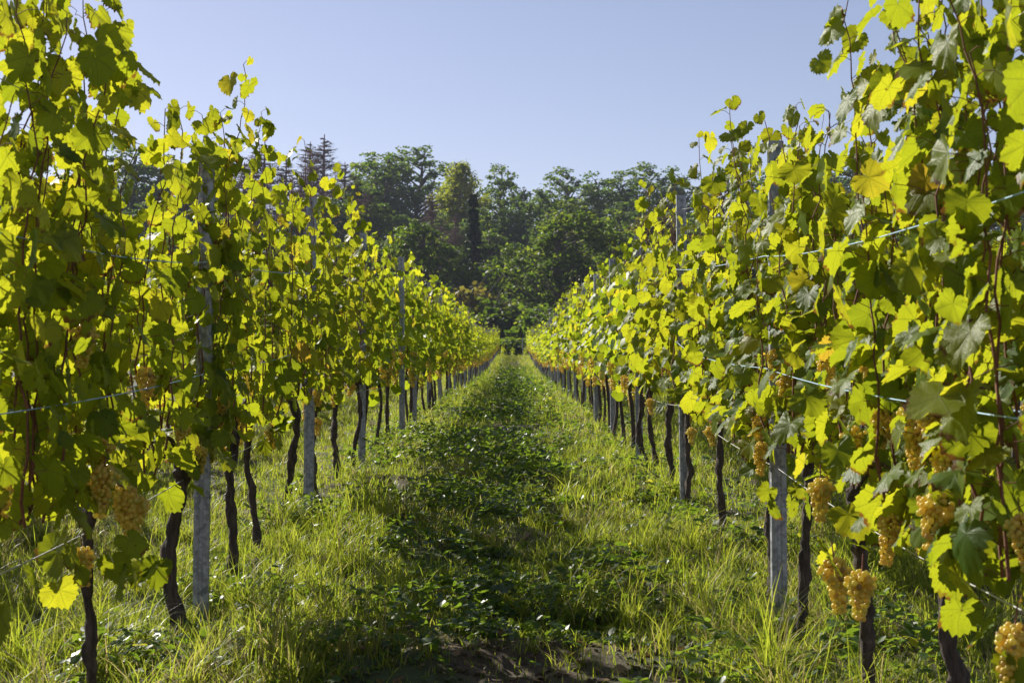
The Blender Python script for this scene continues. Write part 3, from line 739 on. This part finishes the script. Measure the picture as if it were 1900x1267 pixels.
# broad-leaved ground cover: stalks with three toothed leaflets
LEAFLET = (np.array([(0, 0, 0), (-0.30, 0.30, 0.03), (-0.36, 0.62, 0.05), (-0.16, 0.92, 0.02), (0, 1.0, 0), (0.16, 0.92, 0.02), (0.36, 0.62, 0.05), (0.30, 0.30, 0.03)], float), np.array([(0, 1, 2), (0, 2, 3), (0, 3, 4), (0, 4, 5), (0, 5, 6), (0, 6, 7)]))
def cover_zone(y0, y1, dens, size, sx=0.66):
    n = int((y1-y0)*3.2*dens); x = rs.uniform(-1.6, 1.6, n); y = rs.uniform(y0, y1, n)
    p_ = np.exp(-((x+0.02)/sx)**2)*0.75+0.13+0.5*np.clip(fbm(x*1.3, y*1.1, 51)-0.5, 0, 1)*2
    keep = rs.rand(n) < np.clip(p_*1.5*np.clip(3.2*fbm(x*1.6, y*1.3, 61, 2)-1.0, 0.06, 1.3), 0, 1)*(1-0.85*bare(x, y)); x, y = x[keep], y[keep]; n = len(x)
    hz = rs.uniform(0.03, 0.20, n)*np.clip(fbm(x*2.2, y*2.2, 71)*2.6-0.7, 0.1, 1.5); z = gz(x, y)+hz
    az = rs.rand(n)*6.28; P = []; A = []; E = []; S = []
    s0 = size*rs.uniform(0.6, 1.6, n)
    for k in (-1, 0, 1):
        a = az+k*1.25; P.append(np.stack([x, y, z], 1)); A.append(a); E.append(rs.uniform(-0.25, 0.5, n)); S.append(s0*(1.0 if k == 0 else 0.85))
    P = np.concatenate(P); A = np.concatenate(A); E = np.concatenate(E); S = np.concatenate(S)
    tip = np.stack([np.cos(A)*np.cos(E), np.sin(A)*np.cos(E), np.sin(E)], 1)
    nr = np.stack([-np.cos(A)*np.sin(E), -np.sin(A)*np.sin(E), np.cos(E)], 1)+rs.normal(0, 0.3, (len(A), 3))
    rnd = np.tile(np.where(rs.rand(n) < 0.02, 1.0, rs.beta(2, 2, n)*0.75), 3)
    return bake_leaves(LEAFLET, P, rot_frames(nr, tip), S, rs, rnd, 0.8)
G = Geo()
for z_ in [(4.3, 10, 1000, 0.034), (10, 18, 560, 0.042), (18, 34, 260, 0.05), (34, 75, 90, 0.085)]:
    V_, F_, r_, u_ = cover_zone(*z_); G.add(V_, F_, 0, r_, u_)
tag(link('ground_cover', G.mesh('ground_cover', [M['cover']])), 'low dark leafy weeds covering the middle of the path', 'ground cover', kind='stuff')
# dry leaves and clods
n = 4200; x = rs.uniform(-3, 3, n); y = 4.2+(rs.rand(n)**1.5)*14
k_ = rs.rand(n) < (0.25+0.75*bare(x, y)); x, y = x[k_], y[k_]; n = len(x)
A = rs.rand(n)*6.28; tip = np.stack([np.cos(A), np.sin(A), rs.normal(0, .25, n)], 1); nr = np.stack([rs.normal(0, .35, n), rs.normal(0, .35, n), np.ones(n)], 1)
V_, F_, r_, u_ = bake_leaves(T_MD, np.stack([x, y, gz(x, y)+0.012], 1), rot_frames(nr, tip), rs.uniform(0.012, 0.04, n), rs, rs.rand(n), 1.6)
G = Geo(); G.add(V_, F_, 0, r_, u_)
tag(link('leaf_litter', G.mesh('leaf_litter', [M['litter']])), 'brown dry leaves scattered on the bare soil of the path', 'leaf litter', kind='stuff')
Vi, Fi = ICO[2]; n = 3600; x = rs.uniform(-1.4, 1.3, n); y = 4.3+rs.rand(n)**1.6*9; k_ = rs.rand(n) < (0.05+0.95*bare(x, y)); x, y = x[k_], y[k_]; n = len(x)
G = Geo(); s = rs.gamma(2, 0.0055, n)+0.004
VV = (Vi[None]*(1+0.35*rs.randn(n, len(Vi), 1).clip(-1, 1))*s[:, None, None]*np.array([1, 1, .7]))+np.stack([x, y, gz(x, y)+0.002], 1)[:, None]
G.add(VV.reshape(-1, 3), (Fi[None]+(np.arange(n)*len(Vi))[:, None, None]).reshape(-1, 3))
tag(link('soil_clods', G.mesh('soil_clods', [M['ground']], smooth=False)), 'small brown clods of earth on the bare strip of the path', 'soil', kind='stuff')

# ------------------------------------------------------------------ trees
CARD = (np.array([(0, -0.5, 0), (-0.42, -0.1, 0.08), (-0.2, 0.45, 0.0), (0.25, 0.5, 0.05), (0.45, 0.0, -0.06)], float), np.array([(0, 1, 2), (0, 2, 3), (0, 3, 4)]))
def cards(rs, P, size, rnd, flat=0.3):
    m = len(P); nr = rs.normal(0, 1, (m, 3)); nr[:, 2] = np.abs(nr[:, 2])+flat; tip = rs.normal(0, 1, (m, 3))
    return bake_leaves(CARD, P, rot_frames(nr, tip), size, rs, rnd, 0.6)
def broad_tree(seed, H=18, wid=11, crown0=0.25, n_cl=70, per=110, leaf=0.30, clr=1.15, gap=0.5, droop=0.0, shape=1.0):
    """returns (trunk mesh geo, crown geo); unit metres"""
    rs = np.random.RandomState(seed); T = Geo(); Cg = Geo()
    n = 12; z = np.linspace(-0.5, H*0.82, n); wob = np.cumsum(rs.randn(n, 2)*0.16, axis=0)
    tr_pts = np.c_[wob[:, 0], wob[:, 1], z]; tr_r = np.linspace(H*0.018, 0.05, n)
    T.add(*tube(tr_pts, tr_r, 8, seed, 0.08))
    c = 0; tries = 0; ctr = []
    while c < n_cl and tries < 4000:
        tries += 1
        u = rs.rand(); zz = H*(crown0+(1-crown0)*u)-clr*0.4
        prof = (math.sin(math.pi*min(1, (u*0.86+0.14)))**0.7)*shape+(1-shape)*0.5
        rad = wid/2*prof*rs.uniform(0.25, 1.0)**0.5; a = rs.rand()*6.28
        lob = 0.72+0.28*math.sin(3*a+seed)*math.sin(5*u+seed*2)
        p_ = np.array([math.cos(a)*rad*lob, math.sin(a)*rad*lob, zz-droop*rad*0.3])
        if ctr and min(((p_-q)**2).sum() for q in ctr) < (clr*gap)**2*1.7: continue
        ctr.append(p_); c += 1
    ctr = np.array(ctr)
    for p_ in ctr:
        hb = max(H*crown0*0.8, p_[2]-np.hypot(p_[0], p_[1])*0.9-0.5); b0 = np.array([np.interp(hb, z, tr_pts[:, 0]), np.interp(hb, z, tr_pts[:, 1]), hb])
        mid = (b0+p_)/2+np.array([0, 0, 0.3])+rs.randn(3)*0.25
        T.add(*tube([b0, mid, p_, p_+rs.randn(3)*0.5+np.array([0, 0, 0.5])], [0.10+0.004*H, 0.08, 0.04, 0.015], 4), 0)
    m = len(ctr)*per; k = np.repeat(np.arange(len(ctr)), per)
    rads = clr*rs.uniform(0.65, 1.25, len(ctr))[k]
    dv = rs.normal(0, 1, (m, 3)); dv /= np.linalg.norm(dv, axis=1)[:, None]; dv *= (rs.rand(m)**0.45)[:, None]*rads[:, None]; dv[:, 2] *= 0.62
    # ragged: subclusters
    sub = rs.normal(0, 1, (len(ctr), 7, 3)); sub /= np.linalg.norm(sub, axis=2)[..., None]; ks = rs.randint(0, 7, m)
    dv = dv*0.55+sub[k, ks]*rads[:, None]*0.75*np.array([1, 1, 0.6])
    P = ctr[k]+dv
    if droop: P[:, 2] -= droop*rs.rand(m)**2*2.2
    tone = rs.rand(len(ctr))[k]
    rnd = np.clip(0.25*tone+0.75*rs.rand(m), 0, 1)
    V_, F_, r_, u_ = cards(rs, P, leaf*rs.uniform(0.6, 1.3, m), rnd)
    Cg.add(V_, F_, 0, r_, u_)
    return T, Cg
def spruce(seed, H=22, wid=5, dead=False, n_wh=30, broken=False):
    rs = np.random.RandomState(seed); T = Geo(); Cg = Geo()
    T.add(*tube([(0, 0, -0.5), (0, 0, H*0.5), (rs.randn()*0.1, 0, H)], [H*0.013, H*0.008, 0.03], 7)); P = []
    for wq in range(n_wh):
        u = (wq+rs.rand()*0.6)/n_wh; zz = H*(0.10+0.88*u); L = wid/2*(1-u)**0.8*rs.uniform(0.75, 1.15)+0.25
        for b in range(rs.randint(5, 8)):
            a = rs.rand()*6.28; l = L*rs.uniform(0.55, 1.1); dz = (0.25 if dead else -0.28)*l
            pts = [np.array([math.cos(a)*l*s_, math.sin(a)*l*s_, zz+dz*s_+(0.18*l*s_*s_ if not dead else 0.12*l*s_*s_)]) for s_ in (0, 0.35, 0.7, 1.0)]
            T.add(*tube(pts, [0.05, 0.035, 0.025, 0.012], 3))
            if dead:
                for _ in range(15):
                    s_ = rs.uniform(0.2, 1); p0 = np.array([np.interp(s_, (0, .35, .7, 1), [p_[c] for p_ in pts]) for c in range(3)])
                    e = p0+np.array([rs.normal(0, .35), rs.normal(0, .35), rs.uniform(-0.1, 0.45)])*min(1.0, l*0.7); T.add(*tube([p0, (p0+e)/2+rs.randn(3)*.04, e], [0.03, 0.022, 0.012], 3))
            else:
                s_ = rs.rand(int(50*l)+16); q_ = np.stack([np.interp(s_, (0, .35, .7, 1), [p_[c] for p_ in pts]) for c in range(3)], 1)
                q_[:, :2] += rs.normal(0, 0.14, (len(q_), 2)); q_[:, 2] -= rs.rand(len(q_))*0.55; P.append(q_)
    if dead: return T, None
    P = np.concatenate(P); V_, F_, r_, u_ = cards(rs, P, rs.uniform(0.25, 0.5, len(P)), rs.rand(len(P))); Cg.add(V_, F_, 0, r_, u_)
    return T, Cg
KINDS = {}
def reg(k, geo, leafmat, bm='tree_bark'):
    T, Cg = geo; KINDS[k] = (T.mesh('trunk', [M[bm]]), Cg.mesh('crown', [M[leafmat]]) if Cg else None)
reg('oak1', broad_tree(1, 18, 15, 0.05, 120, 115, 0.36, 1.35, 0.55), 'oak')
reg('oak2', broad_tree(2, 17, 13, 0.05, 100, 115, 0.36, 1.35, 0.55), 'oak')
reg('oak3', broad_tree(3, 15, 12, 0.03, 90, 115, 0.36, 1.3, 0.55), 'autumn')
reg('airy1', broad_tree(4, 19, 9.5, 0.2, 62, 95, 0.34, 1.3, 0.8), 'airy')
reg('airy2', broad_tree(5, 20, 11, 0.22, 66, 95, 0.34, 1.35, 0.85), 'airy')
reg('airy3', broad_tree(6, 17, 9, 0.18, 60, 95, 0.34, 1.25, 0.75), 'airy')
reg('birch', broad_tree(7, 20, 9, 0.3, 120, 125, 0.30, 1.15, 0.42, droop=0.5, shape=0.95), 'birch')
reg('mix1', broad_tree(8, 18, 10, 0.12, 75, 95, 0.38, 1.3, 0.7), 'airy')
reg('mix2', broad_tree(9, 18, 11, 0.12, 80, 95, 0.38, 1.3, 0.7), 'oak')
reg('spruce', spruce(10, 22, 5.0), 'needle')
reg('dead1', spruce(11, 20, 6.5, True, 38), None, 'dead')
reg('dead2', spruce(12, 19, 8.0, True, 36), None, 'dead')
reg('bush', broad_tree(13, 5, 6, 0.0, 42, 80, 0.28, 0.8, 0.5), 'oak')
reg('bush2', broad_tree(14, 4.5, 6, 0.0, 42, 80, 0.26, 0.8, 0.5), 'autumn')
HT = {'oak1': 18, 'oak2': 17, 'oak3': 15, 'airy1': 19, 'airy2': 20, 'airy3': 17, 'birch': 20, 'mix1': 18, 'mix2': 18, 'spruce': 22, 'dead1': 20, 'dead2': 19, 'bush': 5, 'bush2': 4.5}
NAME = {'oak1': 'oak_tree', 'oak2': 'oak_tree', 'oak3': 'oak_tree', 'birch': 'birch_tree', 'spruce': 'spruce_tree', 'dead1': 'dead_spruce', 'dead2': 'dead_spruce', 'bush': 'bush', 'bush2': 'bush'}
rt = random.Random(3)
def tree_px(kind, Xp, Yp, dist, label, group=None, wscale=1.0):
    """a tree whose top stands at photo pixel (Xp, Yp) when rooted on the hillside at the given distance"""
    x = (Xp-955)/FPX*dist; up = -(Yp-633)/FPX*dist
    y = dist*math.cos(PITCH)-up*math.sin(PITCH); zt = EYE+dist*math.sin(PITCH)+up*math.cos(PITCH)
    zb = float(gz(x, y)); s = max(0.25, (zt-zb)/HT[kind])
    nm = NAME.get(kind, 'deciduous_tree')
    root = bpy.data.objects.new(nm, None); C.objects.link(root); root.location = (x, y, zb)
    fat = {'airy1': 1.5, 'airy2': 1.4, 'airy3': 1.5, 'mix1': 1.5, 'mix2': 1.45, 'oak1': 1.3, 'oak2': 1.25, 'birch': 1.25, 'spruce': 1.2, 'dead1': 2.1, 'dead2': 2.0}.get(kind, 1.0)
    root.scale = (min(s, 1.6)*wscale*fat, min(s, 1.6)*wscale*fat, s); root.rotation_euler.z = rt.uniform(0, 6.28)
    tag(root, label, 'bush' if 'bush' in kind else 'tree', group)
    T, Cr = KINDS[kind]; link('trunk', T, root)
    if Cr: link('crown', Cr, root)
    return root
# named trees of the view
SK = 'trees along the skyline'
for a in [
    ('spruce', 878, 348, 195, 'narrow very dark spruce rising in the middle of the forest', None, 0.85),
    ('birch', 855, 296, 262, 'tall yellow-green tree with a rounded top behind the dark spruce', None, 1.0),
    ('airy1', 928, 298, 270, 'slender airy tree on the skyline right of the yellow-green tree', SK, 0.75),
    ('airy2', 775, 266, 300, 'tallest airy green tree of the skyline, left of the yellow-green tree', SK, 1.25),
    ('airy3', 722, 282, 290, 'open-crowned skyline tree between the tallest one and the greyish tree', SK, 1.0),
    ('airy3', 690, 284, 300, 'greyish green skyline tree right of the dead brown spruces', SK, 1.1),
    ('mix1', 668, 330, 262, 'dark green tree standing below the greyish skyline tree', None, 0.9),
    ('dead1', 600, 250, 280, 'dead brown spruce with bare twigs, highest of the dead group', 'dead spruces', 1.1),
    ('dead2', 640, 300, 262, 'dead brown spruce just right of the highest dead one', 'dead spruces', 1.0),
    ('dead1', 575, 262, 290, 'dead bare spruce just left of the highest dead one', 'dead spruces', 1.0),
    ('dead2', 490, 262, 270, 'dead bare spruce standing alone on the skyline above the left row', 'dead spruces', 1.2),
    ('dead2', 455, 300, 258, 'dead spruce lower left of the lone dead skyline spruce', 'dead spruces', 1.1),
    ('dead1', 530, 290, 262, 'dead brown spruce between the lone skyline one and the taller pair', 'dead spruces', 1.0),
    ('dead2', 560, 320, 250, 'dead brown spruce low in front of the tall dead pair', 'dead spruces', 1.1),
    ('dead1', 680, 350, 245, 'dead brown spruce lowest to the right in the dead group', 'dead spruces', 1.1),
    ('dead1', 800, 352, 235, 'small dead reddish spruce left of the dark narrow spruce', 'dead spruces', 0.9),
    ('dead2', 845, 395, 225, 'dead brownish spruce half hidden behind the dark narrow spruce', 'dead spruces', 0.8),
    ('airy3', 965, 345, 262, 'small skyline tree beside the notch where the sky dips lowest', SK, 0.8),
    ('mix1', 1000, 348, 250, 'low dark tree in the notch of the skyline', SK, 0.8),
    ('airy2', 1050, 308, 275, 'broad airy skyline tree just right of the notch', SK, 1.1),
    ('airy1', 1105, 318, 280, 'airy skyline tree with visible limbs, second right of the notch', SK, 1.1),
    ('airy3', 1150, 318, 282, 'open skyline tree, third right of the notch', SK, 1.0),
    ('airy2', 1205, 300, 290, 'high airy skyline tree above the far end of the right row', SK, 1.2),
    ('airy1', 1260, 308, 290, 'airy skyline tree directly behind the second right steel post', SK, 1.1),
    ('airy2', 1345, 312, 290, 'dark skyline tree right of the second right steel post', SK, 1.2),
    ('airy3', 1420, 320, 290, 'skyline tree seen just left of the tall right shoots', SK, 1.2),
    ('airy2', 1560, 290, 290, 'skyline tree glimpsed between the tall shoots of the right row', SK, 1.3),
    ('airy1', 240, 262, 280, 'dark skyline tree behind the tall single shoot at left', SK, 1.2),
    ('airy2', 300, 280, 280, 'dark round skyline tree between the two tallest left shoots', SK, 1.1),
    ('airy3', 340, 305, 275, 'low skyline tree just left of the nearest left post', SK, 1.0),
    ('oak1', 1065, 385, 168, 'large round dark oak at the foot of the hill right of centre', None, 1.05),
    ('oak2', 950, 455, 176, 'smaller oak with yellowish leaves between the spruce and the large oak', None, 0.8),
    ('oak1', 785, 400, 178, 'broad round tree at the foot of the hill left of the spruce', None, 0.95),
    ('oak2', 1140, 408, 185, 'dark oak behind the large round oak, to its right', None, 1.0),
    ('oak3', 1215, 392, 190, 'brownish green tree above the far top line of the right row', None, 1.1),
    ('oak2', 1300, 400, 190, 'foothill tree hidden behind the second right steel post', None, 1.1),
    ('oak1', 700, 440, 185, 'foothill tree just above the top line of the left row', None, 0.9),
    ('bush2', 880, 530, 160, 'reddish brown bush at the foot of the dark narrow spruce', None, 1.5),
    ('bush', 930, 548, 158, 'green bush at the forest edge left of the large oak', None, 1.4),
    ('bush', 985, 560, 156, 'dark bush under the large oak above the gap between the rows', None, 1.6)]:
    tree_px(*a)
for q_, X_ in enumerate((905, 928, 950, 975, 1002)):
    tree_px('bush', X_, 622+q_ % 2*6, 130+q_ % 3, 'dark bush closing the gap at the far end of the grassy lane', 'bushes closing the end of the lane', 2.2)
# filler forest on the slope
FILL = 'forest trees on the hillside'
xs = list(range(-40, 1960, 62))
for dist, y0, kinds in ((222, 430, ('mix1', 'mix2', 'oak3')), (248, 385, ('mix1', 'mix2', 'airy3'))):
    for q, X_ in enumerate(xs):
        if dist == 222 and 560 < X_ < 860: Y_ = 470
        else: Y_ = y0
        tree_px(rt.choice(kinds), X_+rt.uniform(-22, 22), Y_+rt.uniform(-22, 25), dist+rt.uniform(-8, 8), 'green forest tree on the slope below the skyline trees', FILL, 1.0)
for X_ in range(-30, 1960, 90):
    if 690 < X_ < 1330: continue
    tree_px(rt.choice(('oak1', 'oak2', 'mix2')), X_+rt.uniform(-20, 20), 420+rt.uniform(-30, 30), 186+rt.uniform(-8, 8), 'foothill tree mostly hidden behind the leaves of the vine rows', 'foothill trees behind the vines', 1.0)
for X_ in list(range(380, 460, 40))+list(range(1600, 1960, 110))+list(range(-30, 230, 90)):
    tree_px(rt.choice(('airy1', 'airy2', 'airy3')), X_, 300+rt.uniform(-15, 15), 290, 'skyline tree mostly hidden behind the near vines', 'hidden skyline trees', 1.2)
for X_ in range(640, 1300, 45):
    tree_px(rt.choice(('bush', 'bush')), X_+rt.uniform(-12, 12), 585+rt.uniform(-25, 25), 150+rt.uniform(-4, 8), 'dark bush at the forest edge below the larger trees', 'bushes along the forest edge', 1.3)

# ------------------------------------------------------------------ haze: a closed box of thin air round everything
bx = [(-480, -70, -8), (480, -70, -8), (480, 700, -8), (-480, 700, -8), (-480, -70, 110), (480, -70, 110), (480, 700, 110), (-480, 700, 110)]
m, t, out = new_mat('thin_haze'); pv = N(t, 'ShaderNodeVolumePrincipled'); pv.inputs['Color'].default_value = (0.75, 0.83, 1.0, 1)
pv.inputs['Density'].default_value = 0.0002; pv.inputs['Anisotropy'].default_value = 0.0; t.links.new(pv.outputs[0], out.inputs['Volume'])
HZ = build_mesh('haze', np.array(bx, float), [np.array([(0, 3, 2, 1), (4, 5, 6, 7), (0, 1, 5, 4), (1, 2, 6, 5), (2, 3, 7, 6), (3, 0, 4, 7)])], [m], smooth=False)
tag(link('haze', HZ), 'thin pale haze in the air over the whole vineyard', 'haze', kind='stuff')
